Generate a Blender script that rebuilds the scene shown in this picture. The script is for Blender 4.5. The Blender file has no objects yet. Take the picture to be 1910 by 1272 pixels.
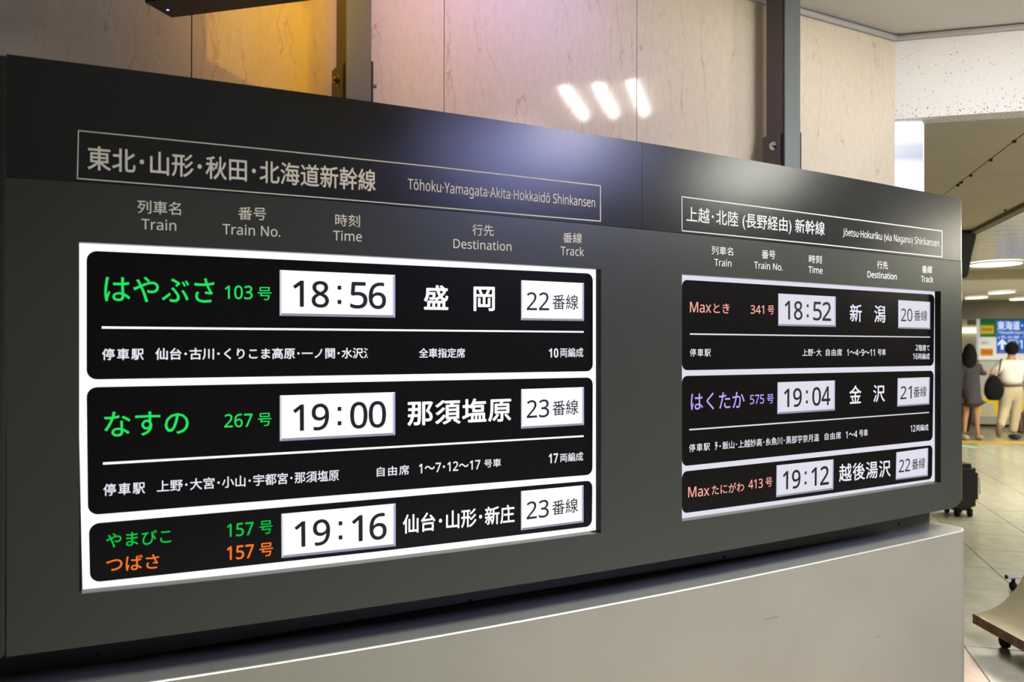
import bpy, bmesh, math, random
import numpy as np
from mathutils import Vector, Matrix
random.seed(7)
C = bpy.context.scene.collection
sc = bpy.context.scene
R = math.radians

# ---------------------------------------------------------------- camera
FPX = 1539.2                                   # focal length in pixels of the 1910 px wide frame
EYE = Vector((0.0, -2.09, 1.58))
YAW, PITCH, ROLL = R(29.196), R(0.336), R(0.119)
_w = Vector((math.sin(YAW) * math.cos(PITCH), math.cos(YAW) * math.cos(PITCH), math.sin(PITCH)))
_r0 = Vector((math.cos(YAW), -math.sin(YAW), 0)); _u0 = _r0.cross(_w)
_r = math.cos(ROLL) * _r0 + math.sin(ROLL) * _u0
_u = -math.sin(ROLL) * _r0 + math.cos(ROLL) * _u0
cd = bpy.data.cameras.new('camera'); cam = bpy.data.objects.new('camera', cd); C.objects.link(cam)
M4 = Matrix((_r, _u, -_w)).transposed().to_4x4(); M4.translation = EYE
cam.matrix_world = M4
cd.sensor_width = 36; cd.lens = 36 * FPX / 1910; cd.clip_start = .05; cd.clip_end = 200
cd.dof.use_dof = True; cd.dof.focus_distance = 2.75; cd.dof.aperture_fstop = 3.6
sc.camera = cam
sc.view_settings.view_transform = 'Standard'; sc.view_settings.look = 'None'
sc.view_settings.exposure = 0.0; sc.view_settings.gamma = 1.0; sc.view_settings.use_curve_mapping = False

# ---------------------------------------------------------------- world and lamps
wd = bpy.data.worlds.new('world'); sc.world = wd; wd.use_nodes = True
wd.node_tree.nodes['Background'].inputs[0].default_value = (1.0, .93, .8, 1)
wd.node_tree.nodes['Background'].inputs[1].default_value = 0.06

def area(name, loc, target, size, power, col, sy=None):
    l = bpy.data.lights.new(name, 'AREA'); l.energy = power; l.color = col; l.size = size
    if sy: l.shape = 'RECTANGLE'; l.size_y = sy
    o = bpy.data.objects.new(name, l); C.objects.link(o); o.location = loc
    o.rotation_euler = (Vector(target) - Vector(loc)).to_track_quat('-Z', 'Y').to_euler()
    return o
area('hall_lamp', (4.53, -2.38, 2.92), (2.6, .3, 1.5), .28, 20, (1, .98, .88))
for x_, w_ in ((.45, 24), (1.9, 29), (3.3, 33)):   # louvred ceiling lamps in front of the board
    area('louvre_lamp', (x_, -1.5, 2.94), (x_, -1.25, 0), .6, w_, (1, .975, .84)).data.spread = R(108)
area('wall_fill', (2.6, -1.95, 2.93), (2.9, .3, 2.5), .3, 9, (1, .97, .88)).data.spread = R(100)  # neutral fill light added to brighten the middle of the marble
area('hall_lamp', (7.0, -1.8, 2.52), (6.4, -1.2, 0), 1.2, 80, (1, .93, .74))
area('hall_lamp', (9.0, 2.4, 2.38), (9.0, 2.4, 0), 2.0, 130, (1, .93, .74))
area('hall_lamp', (13.4, 3.3, 2.35), (13.4, 3.3, 0), 2.4, 240, (1, .94, .78))
vl = area('violet_ceiling_panel', (2.98, -2.84, 2.94), (2.98, -2.84, 0), 1.35, 115, (.44, .46, 1.0), 1.1)
vl.rotation_euler = (0, 0, R(-45))
area('violet_fill', (1.27, .02, 2.955), (1.27, .04, 0), .8, 4.2, (.42, .34, 1.0), .07).rotation_euler = (0, 0, 0)  # violet fill light added to tint the marble top and left post

# ---------------------------------------------------------------- helpers
def ray(px, py):
    return _w + _r * ((px - 955) / FPX) - _u * ((py - 636) / FPX)
def onY(px, py, Y=0.0):
    d = ray(px, py); return EYE + d * ((Y - EYE.y) / d.y)
def onZ(px, py, Z=0.0):
    d = ray(px, py); return EYE + d * ((Z - EYE.z) / d.z)
def onD(px, py, c):                            # plane x + y = c (the building's 45 degree grid)
    d = ray(px, py); return EYE + d * ((c - EYE.x - EYE.y) / (d.x + d.y))
def at(px, py, Z):
    return EYE + ray(px, py) * Z
D1 = Vector((.7071, .7071, 0)); D2 = Vector((.7071, -.7071, 0))

def link(name, me, parent=None, mats=()):
    o = bpy.data.objects.new(name, me); C.objects.link(o)
    for m in mats: me.materials.append(m)
    if parent: o.parent = parent
    return o
def obj(name, bm, mat, parent=None, smooth=False):
    me = bpy.data.meshes.new(name); bmesh.ops.recalc_face_normals(bm, faces=bm.faces); bm.to_mesh(me); bm.free()
    if smooth:
        for p in me.polygons: p.use_smooth = True
    return link(name, me, parent, mat if isinstance(mat, (list, tuple)) else (mat,))
def tag(o, label, cat, group=None):
    o['label'] = label; o['category'] = cat
    if group: o['group'] = group
    return o
def thing(name, label, cat, group=None):
    return tag(link(name, None), label, cat, group)
def struct(o): o['kind'] = 'structure'; return o
def add_box(bm, lo, hi, bev=0, mat=None):
    r = bmesh.ops.create_cube(bm, size=1)['verts']
    c = (Vector(lo) + Vector(hi)) / 2; s = Vector(hi) - Vector(lo)
    for v in r: v.co = Vector((v.co.x * s.x, v.co.y * s.y, v.co.z * s.z)) + c
    if bev:
        bmesh.ops.bevel(bm, geom=list({e for v in r for e in v.link_edges}), offset=bev, segments=2, affect='EDGES')
    if mat is not None:
        bm.transform(mat)
def box(name, lo, hi, mat, parent=None, bev=0, M=None):
    bm = bmesh.new(); add_box(bm, lo, hi, bev)
    if M is not None: bm.transform(M)
    return obj(name, bm, mat, parent)
def frame45(o, ax=D2, ay=D1):                  # local x along ax, local y along ay
    m = Matrix((ax, ay, Vector((0, 0, 1)))).transposed().to_4x4(); m.translation = o; return m
def cyl(bm, a, b, r0, r1=None, n=16, caps=True):
    a, b = Vector(a), Vector(b); r1 = r0 if r1 is None else r1
    q = (b - a).to_track_quat('Z', 'Y')
    A = [bm.verts.new(a + q @ Vector((r0 * math.cos(t), r0 * math.sin(t), 0))) for t in [2 * math.pi * k / n for k in range(n)]]
    B = [bm.verts.new(b + q @ Vector((r1 * math.cos(t), r1 * math.sin(t), 0))) for t in [2 * math.pi * k / n for k in range(n)]]
    for k in range(n): bm.faces.new((A[k], A[(k + 1) % n], B[(k + 1) % n], B[k]))
    if caps: bm.faces.new(A[::-1]); bm.faces.new(B)
def prism(name, pts, off, mat, parent=None, bev=0, smooth=False):
    bm = bmesh.new(); vs = [bm.verts.new(p) for p in pts]; f = bm.faces.new(vs)
    r = bmesh.ops.extrude_face_region(bm, geom=[f])
    bmesh.ops.translate(bm, vec=Vector(off), verts=[v for v in r['geom'] if isinstance(v, bmesh.types.BMVert)])
    if bev: bmesh.ops.bevel(bm, geom=bm.edges[:], offset=bev, segments=2, affect='EDGES')
    return obj(name, bm, mat, parent, smooth)

# ---------------------------------------------------------------- materials
def mat(name, col, rough=.5, metal=0, spec=.5, emit=None, es=1.0, noise=0, nscale=8, bump=0, bscale=200, coat=0):
    m = bpy.data.materials.new(name); m.use_nodes = True; nt = m.node_tree; b = nt.nodes['Principled BSDF']
    b.inputs['Base Color'].default_value = (*col, 1); b.inputs['Roughness'].default_value = rough
    b.inputs['Metallic'].default_value = metal; b.inputs['Specular IOR Level'].default_value = spec
    b.inputs['Coat Weight'].default_value = coat
    if emit is not None:
        b.inputs['Emission Color'].default_value = (*emit, 1); b.inputs['Emission Strength'].default_value = es
    tc = nt.nodes.new('ShaderNodeTexCoord')
    if noise:
        n = nt.nodes.new('ShaderNodeTexNoise'); n.inputs['Scale'].default_value = nscale; n.inputs['Detail'].default_value = 6
        nt.links.new(tc.outputs['Object'], n.inputs['Vector'])
        r = nt.nodes.new('ShaderNodeMapRange'); r.inputs[1].default_value = .3; r.inputs[2].default_value = .7
        r.inputs[3].default_value = 1 - noise; r.inputs[4].default_value = 1 + noise
        nt.links.new(n.outputs[0], r.inputs[0])
        x = nt.nodes.new('ShaderNodeMix'); x.data_type = 'RGBA'; x.blend_type = 'MULTIPLY'; x.inputs[0].default_value = 1
        x.inputs[6].default_value = (*col, 1)
        nt.links.new(r.outputs[0], x.inputs[7]); nt.links.new(x.outputs[2], b.inputs['Base Color'])
    if bump:
        n = nt.nodes.new('ShaderNodeTexNoise'); n.inputs['Scale'].default_value = bscale
        nt.links.new(tc.outputs['Object'], n.inputs['Vector'])
        bp = nt.nodes.new('ShaderNodeBump'); bp.inputs['Strength'].default_value = bump; bp.inputs['Distance'].default_value = .002
        nt.links.new(n.outputs[0], bp.inputs['Height']); nt.links.new(bp.outputs[0], b.inputs['Normal'])
    return m
def srgb(r, g, b):
    f = lambda c: ((c / 255 + .055) / 1.055) ** 2.4 if c > 10 else c / 255 / 12.92
    return (f(r), f(g), f(b))
def glow(name, rgb, s=1.0):                    # lit picture elements of the displays
    return mat(name, (0, 0, 0), .3, spec=0, emit=srgb(*rgb), es=s)

M_case = mat('casing_paint', (.046, .053, .044), .30, .2, bump=.06, bscale=900)
M_head = mat('header_paint', (.022, .025, .024), .20, .25, bump=.06, bscale=900)
M_dark = mat('dark_rail', (.03, .032, .03), .42)
M_black = mat('black_frame', (.004, .004, .004), .6, spec=.2)
M_ledge = mat('reveal_metal', (.16, .165, .15), .4, .4)
M_chrome = mat('chrome', (.75, .76, .78), .15, 1)
M_cab = mat('cabinet_metal', (.30, .30, .245), .38, .25, noise=.05, nscale=2.5, bump=.02, bscale=600)
M_cabtop = mat('cabinet_top', (.30, .31, .30), .33, .4, noise=.05, nscale=5)
M_edge = mat('polished_edge', (.85, .85, .78), .33, .8)
M_print = mat('printed_lettering', srgb(238, 236, 216), .6, emit=None)
M_print2 = mat('printed_lettering_white', srgb(242, 242, 234), .6)
M_scr = mat('lcd_black', (.0045, .004, .004), .22, spec=.35)
W1 = glow('lcd_white', (250, 250, 255), 1.15); W2 = glow('lcd_white_dim', (226, 224, 236), 1.0)
G_w = glow('lcd_text_white', (240, 240, 250), 1.0)
G_g = glow('lcd_green', (40, 225, 100)); G_g2 = glow('lcd_green_deep', (15, 205, 75)); G_o = glow('lcd_orange', (255, 125, 45))
G_p = glow('lcd_salmon', (255, 176, 162)); G_v = glow('lcd_lavender', (190, 170, 255))
G_k = mat('lcd_digit', (.006, .006, .009), .4); 
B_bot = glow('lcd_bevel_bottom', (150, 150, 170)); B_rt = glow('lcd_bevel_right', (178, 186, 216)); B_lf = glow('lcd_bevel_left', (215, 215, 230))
M_post = mat('post_paint', (.13, .15, .15), .36, .3)
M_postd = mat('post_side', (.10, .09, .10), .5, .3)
M_brass = mat('bolt_metal', (.45, .36, .2), .3, 1)

def marble():
    m = bpy.data.materials.new('marble'); m.use_nodes = True; nt = m.node_tree; b = nt.nodes['Principled BSDF']
    N = lambda t: nt.nodes.new(t); L = nt.links.new
    tc = N('ShaderNodeTexCoord'); geo = N('ShaderNodeObjectInfo')
    off = N('ShaderNodeVectorMath'); off.operation = 'ADD'
    L(tc.outputs['Object'], off.inputs[0])
    sc_ = N('ShaderNodeVectorMath'); sc_.operation = 'SCALE'; sc_.inputs['Scale'].default_value = 13
    cmb = N('ShaderNodeCombineXYZ'); L(geo.outputs['Random'], cmb.inputs[0]); L(geo.outputs['Random'], cmb.inputs[2]); L(cmb.outputs[0], sc_.inputs[0]); L(sc_.outputs[0], off.inputs[1])
    # fine wiggle
    w = N('ShaderNodeTexNoise'); w.inputs['Scale'].default_value = 20; w.inputs['Detail'].default_value = 8; w.inputs['Roughness'].default_value = .7; L(off.outputs[0], w.inputs['Vector'])
    ws = N('ShaderNodeVectorMath'); ws.operation = 'MULTIPLY_ADD'; L(w.outputs['Color'], ws.inputs[0]); ws.inputs[1].default_value = (.075, 0, .02); L(off.outputs[0], ws.inputs[2])
    def veins(sx, sz, seed, width):
        mp = N('ShaderNodeMapping'); mp.inputs['Scale'].default_value = (sx, 1, sz); mp.inputs['Location'].default_value = (seed, seed, 0)
        L(ws.outputs[0], mp.inputs['Vector'])
        n = N('ShaderNodeTexNoise'); n.inputs['Scale'].default_value = 1; n.inputs['Detail'].default_value = 2.5; n.inputs['Roughness'].default_value = .45; L(mp.outputs[0], n.inputs['Vector'])
        a = N('ShaderNodeMath'); a.operation = 'SUBTRACT'; L(n.outputs[0], a.inputs[0]); a.inputs[1].default_value = .5
        c = N('ShaderNodeMath'); c.operation = 'ABSOLUTE'; L(a.outputs[0], c.inputs[0])
        r = N('ShaderNodeMapRange'); r.inputs[1].default_value = 0; r.inputs[2].default_value = width; r.inputs[3].default_value = 1; r.inputs[4].default_value = 0; L(c.outputs[0], r.inputs[0])
        return r.outputs[0]
    v1 = veins(8.0, .8, 0, .0036); v2 = veins(17, 1.5, 7, .0045)
    fine = N('ShaderNodeTexNoise'); fine.inputs['Scale'].default_value = 1; fine.inputs['Detail'].default_value = 7
    fm = N('ShaderNodeMapping'); fm.inputs['Scale'].default_value = (60, 20, 22); L(off.outputs[0], fm.inputs['Vector']); L(fm.outputs[0], fine.inputs['Vector'])
    base = N('ShaderNodeMix'); base.data_type = 'RGBA'; L(fine.outputs[0], base.inputs[0]); base.inputs[6].default_value = (.60, .53, .42, 1); base.inputs[7].default_value = (.74, .67, .54, 1)
    m1 = N('ShaderNodeMix'); m1.data_type = 'RGBA'; s1 = N('ShaderNodeMath'); s1.operation = 'MULTIPLY'; s1.inputs[1].default_value = .6; L(v1, s1.inputs[0]); L(s1.outputs[0], m1.inputs[0]); L(base.outputs[2], m1.inputs[6]); m1.inputs[7].default_value = (.38, .22, .14, 1)
    m2 = N('ShaderNodeMix'); m2.data_type = 'RGBA'; s2 = N('ShaderNodeMath'); s2.operation = 'MULTIPLY'; s2.inputs[1].default_value = .28; L(v2, s2.inputs[0]); L(s2.outputs[0], m2.inputs[0]); L(m1.outputs[2], m2.inputs[6]); m2.inputs[7].default_value = (.36, .22, .14, 1)
    L(m2.outputs[2], b.inputs['Base Color']); b.inputs['Roughness'].default_value = .07; b.inputs['Specular IOR Level'].default_value = .45
    return m
M_marble = marble()
M_joint = mat('joint', (.08, .06, .04), .9)
M_ceil = mat('ceiling_paint', (.62, .60, .55), .8)
M_ceil2 = mat('ceiling_panel', (.52, .49, .36), .75, noise=.04, nscale=3)
M_gloss = mat('glossy_ceiling', (.62, .60, .50), .16, noise=.05, nscale=6)
M_seam = mat('ceiling_seam', (.06, .05, .035), .8)
M_riser = mat('riser_paint', (.22, .19, .12), .7)
def spotted():
    m = mat('spotted_plaster', (.80, .79, .78), .8); nt = m.node_tree; b = nt.nodes['Principled BSDF']
    n = nt.nodes.new('ShaderNodeTexNoise'); n.inputs['Scale'].default_value = 120; n.inputs['Detail'].default_value = 5
    tc = nt.nodes.new('ShaderNodeTexCoord'); nt.links.new(tc.outputs['Object'], n.inputs['Vector'])
    r = nt.nodes.new('ShaderNodeValToRGB'); r.color_ramp.elements[0].position = .655; r.color_ramp.elements[1].position = .70
    r.color_ramp.elements[0].color = (.80, .79, .78, 1); r.color_ramp.elements[1].color = (.16, .14, .12, 1)
    sp = nt.nodes.new('ShaderNodeSeparateXYZ'); nt.links.new(tc.outputs['Object'], sp.inputs[0])
    mr = nt.nodes.new('ShaderNodeMapRange'); mr.inputs[1].default_value = 2.60; mr.inputs[2].default_value = 2.71; mr.inputs[3].default_value = .065; mr.inputs[4].default_value = 0
    nt.links.new(sp.outputs[2], mr.inputs[0]); ad = nt.nodes.new('ShaderNodeMath'); nt.links.new(n.outputs[0], ad.inputs[0]); nt.links.new(mr.outputs[0], ad.inputs[1])   # pits crowd along the lower edge
    nt.links.new(ad.outputs[0], r.inputs[0]); nt.links.new(r.outputs[0], b.inputs['Base Color'])
    return m
M_spot = spotted()
M_grey = mat('grey_trim', (.62, .61, .62), .4, .3)
M_tile = mat('floor_stone', (.43, .42, .33), .22, noise=.13, nscale=9)
M_tilep = mat('floor_stone_pink', (.60, .42, .30), .25, noise=.22, nscale=6)
M_white = mat('white_panel', (.88, .88, .84), .5)
M_tube = mat('tube_light', (1, 1, 1), emit=(1, .96, .86), es=34)
M_lamp = mat('round_light', (1, 1, 1), emit=(1, .98, .85), es=6)

# ================================================================ STRUCTURE
# marble wall behind the board: slab body with separate marble panels
WY = .30
wall = struct(box('wall_back', (-4.5, WY + .02, 0), (3.29, WY + .22, 2.975), M_joint))
xj = [-4.18, -3.43, -2.68, -1.92, -1.18, -.42, .3317, 1.0865, 1.852, 2.607, 3.302]
for a, b in zip(xj[:-1], xj[1:]):
    box('marble_panel', (a + .0015, WY, .0), (b - .0015, WY + .02, 2.975), M_marble, wall)
# main ceiling (3.24 m) up to the diagonal fascia  x + y = 4.70
CS = 3.60
def slab(name, pts, z, th, m, parent=None):
    return prism(name, [Vector((x, y, z)) for x, y in pts], (0, 0, th), m, parent)
struct(slab('ceiling', [(-6, .52), (CS - .52, .52), (CS + 8, -8), (-6, -8)], 2.975, .1, M_ceil))
P0 = Vector((3.295, CS - 3.295, 0))
struct(box('trim_1', (0, 0, 2.60), (9, .12, 2.975), M_spot, M=frame45(P0)))           # spotted white fascia
bm = bmesh.new(); cyl(bm, (-2.5, WY - .010, 2.960), (3.295, WY - .010, 2.960), .012, n=12)
a = P0 + D1 * -.012; cyl(bm, (a.x, a.y, 2.960), tuple((a + D2 * 9)[:2]) + (2.960,), .012, n=12)
struct(obj('trim_2', bm, M_grey, smooth=True))
# lower beige ceiling made of big panels beyond the fascia
ceil2 = struct(box('ceiling', (-.3, .12, 2.64), (9, 7.9, 2.8), M_seam, M=frame45(P0)))
# the step to the glossy ceiling runs along D1 at lateral offset
sK = (onZ(1815, 427, 2.60) - P0).dot(D2)
rowsD1 = [(onZ(1803, 330, 2.60) - P0).dot(D1), (onZ(1797, 397, 2.60) - P0).dot(D1)]
colD2 = (onZ(1835, 306, 2.60) - P0).dot(D2)
dr = rowsD1[1] - rowsD1[0]
cs = [colD2 - 2 * .9, colD2 - .9, colD2, sK]
first = [-.3] + [colD2, sK]
us = [-.3, colD2, sK]
vs = [.12, rowsD1[0], rowsD1[1]] + [rowsD1[1] + dr * k for k in range(1, 12) if rowsD1[1] + dr * k < 7.8] + [7.88]
for i in range(2):
    vv = [.12] + vs[2:] if i == 0 else vs
    for v0, v1 in zip(vv[:-1], vv[1:]):
        box('ceiling_panel', (us[i] + .004, v0 + .004, 2.60), (us[i + 1] - .004, v1 - .004, 2.64), M_ceil2, ceil2, M=frame45(P0))
bm = bmesh.new()
for (px, py) in [(1892, 262), (1848, 297), (1811, 326), (1793, 339), (1787, 344), (1875, 391)]:
    p = onZ(px, py, 2.599); cyl(bm, p, p - Vector((0, 0, .012)), .011, .008, 8)
obj('ceiling_clip', bm, M_seam, ceil2)
vend = vs[-1]
struct(box('trim_3', (sK, .12, 2.57), (sK + .05, vend, 2.65), M_riser, M=frame45(P0)))   # brown drop face
gl = struct(box('ceiling', (sK + .05, .12, 2.575), (9, 7.9, 2.62), M_gloss, M=frame45(P0)))
for k in range(26):                                                    # narrow lengthwise boards of the glossy ceiling
    v = .5 + k * .28
    box('ceiling_board', (sK + .06, v, 2.567), (9, v + .272, 2.575), M_gloss, gl, M=frame45(P0))
struct(box('trim_4', (-.3, 7.9, 2.45), (9, 8.1, 2.8), M_ceil2, M=frame45(P0)))         # beam across
struct(box('ceiling', (-.3, 8.1, 2.45), (9, 14.5, 2.55), M_ceil, M=frame45(P0)))
struct(box('trim_5', (-.3, 13.25, 2.11), (9, 13.5, 2.45), mat('grey_beam', (.24, .22, .18), .8), M=frame45(P0)))
# floor: base slab with fine tile raster, real tiles where they can be told apart
def floor_mat():
    m = mat('floor_far', (.43, .42, .33), .22); nt = m.node_tree; b = nt.nodes['Principled BSDF']
    tc = nt.nodes.new('ShaderNodeTexCoord'); mp = nt.nodes.new('ShaderNodeMapping'); mp.inputs['Rotation'].default_value = (0, 0, R(45))
    br = nt.nodes.new('ShaderNodeTexBrick'); br.offset = 0; br.inputs['Scale'].default_value = 1
    br.inputs['Brick Width'].default_value = .585; br.inputs['Row Height'].default_value = .585; br.inputs['Mortar Size'].default_value = .004
    br.inputs['Color1'].default_value = (.45, .43, .34, 1); br.inputs['Color2'].default_value = (.41, .39, .31, 1); br.inputs['Mortar'].default_value = (.15, .13, .09, 1)
    nt.links.new(tc.outputs['Object'], mp.inputs['Vector']); nt.links.new(mp.outputs[0], br.inputs['Vector']); nt.links.new(br.outputs[0], b.inputs['Base Color'])
    return m
bm = bmesh.new(); add_box(bm, (-8, -9, -.1), (24, 20, -.006))
floor = struct(obj('floor', bm, floor_mat()))
T = .585; n0, l0 = 2.588, .30                 # grid phase:  (x-y)/sqrt2 = n0 + k T ,  (x+y)/sqrt2 = l0 + k T
tile_me = {}
for key, m in (('a', M_tile), ('p', M_tilep)):
    bm = bmesh.new(); add_box(bm, (.003, .003, -.012), (T - .003, T - .003, 0), .0012)
    me = bpy.data.meshes.new('floor_tile'); bm.to_mesh(me); bm.free(); me.materials.append(m); tile_me[key] = me
p = onZ(1800, 1096, 0); ph = ((p.x + p.y) * .7071) % T
for i in range(-2, 16):
    for j in range(0, 30):
        n = n0 + (i) * T; l = ph + j * T
        o_ = D2 * n + D1 * (l)
        c = o_ + D1 * T / 2 + D2 * T / 2 - EYE
        z = c.dot(_w)
        if z < 2: continue
        px = 955 + FPX * c.dot(_r) / z
        if px < 1350 or px > 2120 or z > 16: continue
        t = link('floor_tile', tile_me['p' if i < 0 else 'a'], floor)
        t.matrix_world = frame45(Vector((o_.x, o_.y, 0)) + Vector((0, 0, random.uniform(-.0006, .0003))))
# hall walls outside the view, closing the room
struct(box('wall_front', (-8, -9.1, 0), (18, -9, 3.3), mat('hall_wall', (.45, .42, .33), .7)))
struct(box('wall_left', (-6.1, -9, 0), (-6, 1.0, 3.3), mat('hall_wall_dark', (.12, .11, .09), .7)))
FC = (onZ(1850, 795, 0)); fc = FC.x + FC.y      # far counter line
w45 = lambda px, py, dc=0: onD(px, py, fc + dc)
def quad45(name, x0, y0, x1, y1, m, parent, dc=0, th=.03, bev=0):
    pts = [w45(x0, y0, dc), w45(x1, y0, dc), w45(x1, y1, dc), w45(x0, y1, dc)]
    a_, c_ = pts[0], pts[2]
    pts = [a_, Vector((c_.x, c_.y, a_.z)), c_, Vector((a_.x, a_.y, c_.z))]
    return prism(name, pts, D1 * th, m, parent, bev)
struct(quad45('wall_far', 1650, 560, 2150, 795, mat('far_wall', (.72, .68, .50), .7), None, .9, .1))
struct(quad45('trim_6', 1770, 611, 1829, 621, mat('lit_strip', (1, 1, 1), emit=(1, .95, .72), es=1.1), None, .8, .03))

# ================================================================ BOARD
board = thing('departure_board', 'long dark grey train departure board with two lit displays', 'departure board')
def pf(pts, deg=3):
    c = np.polyfit([p[0] / 1000 for p in pts], [p[1] for p in pts], deg); return lambda x: float(np.polyval(c, x / 1000))
f_top = pf([(14, 101), (500, 163.6), (693, 190), (900, 218.6), (1197.5, 265.7), (1441, 305.7), (1790, 370.5)])
f_bot = pf([(0, 1227), (300, 1187), (600, 1145.7), (900, 1101.3), (1200, 1053), (1500, 1000.2), (1734, 956.3)])
f_band = pf([(10, 330), (130, 338), (730, 383), (1230, 430.5), (1793, 486.8)])
f_ot = pf([(147.5, 451.5), (1120.8, 501.8), (1271.9, 511.6), (1756, 543.5)], 2)
f_ob = pf([(150.4, 1107.9), (900, 1024), (1121, 993), (1272.5, 973.7), (1500, 939.5), (1753.8, 899.9)])
def strips(bm, parts, Y, th):
    """parts: list of (x list, f_upper, f_lower); faces in plane y=Y extruded back by th as one solid"""
    cache = {}
    def V(x, y):
        k = (round(x, 2), round(y, 2))
        if k not in cache: cache[k] = bm.verts.new(onY(x, y, Y))
        return cache[k]
    fs = []
    for xs, fu, fl in parts:
        for a_, b_ in zip(xs[:-1], xs[1:]):
            fs.append(bm.faces.new((V(a_, fl(a_)), V(b_, fl(b_)), V(b_, fu(b_)), V(a_, fu(a_)))))
    r = bmesh.ops.extrude_face_region(bm, geom=fs)
    bmesh.ops.translate(bm, vec=(0, th, 0), verts=[v for v in r['geom'] if isinstance(v, bmesh.types.BMVert)])
def xs(a, b, n): return [a + (b - a) * k / n for k in range(n + 1)]
XL, XR, S1 = 12, 1793, 1198.0
o1l, o1r, o2l, o2r = 147.8, 1121, 1272, 1755
bm = bmesh.new()
fb = lambda x: f_band(x) + .9
XRS = [o2r, 1776, 1781, 1785, 1788, 1790.5, 1792, 1793]
f_botr = lambda x: f_bot(x) - (0 if x < 1776.5 else 15 * (1 - math.sqrt(max(0, 1 - ((x - 1776) / 17) ** 2))))
strips(bm, [(xs(XL, o1l, 2), fb, f_ot), (xs(XL, o1l, 2), f_ot, f_ob), (xs(XL, o1l, 2), f_ob, f_bot),
            (xs(o1l, o1r, 16), fb, f_ot), (xs(o1l, o1r, 16), f_ob, f_bot),
            (xs(o1r, o2l, 2), fb, f_ot), (xs(o1r, o2l, 2), f_ot, f_ob), (xs(o1r, o2l, 2), f_ob, f_bot),
            (xs(o2l, o2r, 8), fb, f_ot), (xs(o2l, o2r, 8), f_ob, f_bot),
            (XRS, fb, f_ot), (XRS, f_ot, f_ob), (XRS, f_ob, f_botr)], 0, .03)
obj('front_casing', bm, M_case, board)
for a_, b_ in ((XL, S1 - .3), (S1 + .3, XR)):
    bm = bmesh.new(); strips(bm, [(xs(a_, b_, 12), f_top, f_band)], -.0005, .03)
    obj('header_panel', bm, M_head, board)
# body behind the front sheet and rounded ends
def Wx(px): return onY(px, 640, 0).x
xl_, xr_ = Wx(XL), Wx(XR)
zt_l, zt_r = onY(XL, f_top(XL)).z, onY(XR, f_top(XR)).z
zb_l, zb_r = onY(XL, f_bot(XL)).z, onY(XR, f_bot(XR)).z
box('rear_casing', (xl_, .05, zb_r + .02), (xr_, .135, min(zt_l, zt_r) - .02), M_dark, board)
def end_round(px, rad, side, zt, zb, m, name):
    bm = bmesh.new(); n = 16; x0 = Wx(px); ring = []
    for k in range(n + 1):
        t = k / n * math.pi / 2; ring.append((x0 + side * rad * math.sin(t), rad - rad * math.cos(t)))
    ring += [(x0 + side * rad, .135), (x0, .135)]
    lo = [bm.verts.new((x, y, zb)) for x, y in ring]; hi = [bm.verts.new((x, y, zt)) for x, y in ring]
    m_ = len(ring)
    for k in range(m_): bm.faces.new((lo[k], lo[(k + 1) % m_], hi[(k + 1) % m_], hi[k]))
    bm.faces.new(lo); bm.faces.new(hi[::-1])
    bmesh.ops.bevel(bm, geom=[e for e in bm.edges if abs(e.verts[0].co.z - e.verts[1].co.z) < 1e-5], offset=.004, segments=2, affect='EDGES')
    return obj(name, bm, m, board, False)
end_round(XL, .035, -1, zt_l - .004, zb_l, M_case, 'end_cap')
end_round(XR, .016, 1, zt_r - .004, zb_r + .022, mat('end_cap_metal', (.62, .63, .63), .16, 1), 'end_cap')

# rectangular outlines printed round the two titles
def lineq(bm, a_, b_, Y, w0, w1=None):          # thin bar from pixel a_ to pixel b_, thickness in pixels
    w1 = w0 if w1 is None else w1
    if abs(a_[0] - b_[0]) > abs(a_[1] - b_[1]): da, db = (0, w0 / 2), (0, w1 / 2)
    else: da, db = (w0 / 2, 0), (w1 / 2, 0)
    n = max(1, int(abs(a_[0] - b_[0]) / 150))
    top = []; bot = []
    for k in range(n + 1):
        t = k / n; x = a_[0] + (b_[0] - a_[0]) * t; y = a_[1] + (b_[1] - a_[1]) * t
        dx = da[0] + (db[0] - da[0]) * t; dy = da[1] + (db[1] - da[1]) * t
        top.append(bm.verts.new(onY(x - dx, y - dy, Y))); bot.append(bm.verts.new(onY(x + dx, y + dy, Y)))
    for k in range(n): bm.faces.new((top[k], top[k + 1], bot[k + 1], bot[k]))
def poly_line(bm, pts, Y, w):
    for a_, b_ in zip(pts[:-1], pts[1:]): lineq(bm, a_, b_, Y, w)
YP = -.0012
bm = bmesh.new()
poly_line(bm, [(146.4, 243.6), (500, 278.8), (820, 312), (1120.1, 346.5)], YP, 2.0)
lineq(bm, (144.2, 332.8), (640, 371.8), YP, 2.0); lineq(bm, (640, 371.8), (1120.1, 412.6), YP, 2.0)
lineq(bm, (146.4, 242.8), (144.4, 333.8), YP, 2.0); lineq(bm, (1120, 345.6), (1120, 413.6), YP, 1.6)
obj('title_frame', bm, M_print, board)
bm = bmesh.new()
poly_line(bm, [(1271.6, 366.8), (1756.9, 430.8)], YP, 1.9); poly_line(bm, [(1272, 430.2), (1520, 454.6), (1757.2, 479.4)], YP, 1.9)
lineq(bm, (1272, 366), (1272.3, 431.0), YP, 1.4); lineq(bm, (1757, 430), (1757.2, 480.2), YP, 1.5)
obj('title_frame', bm, M_print2, board)

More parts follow.
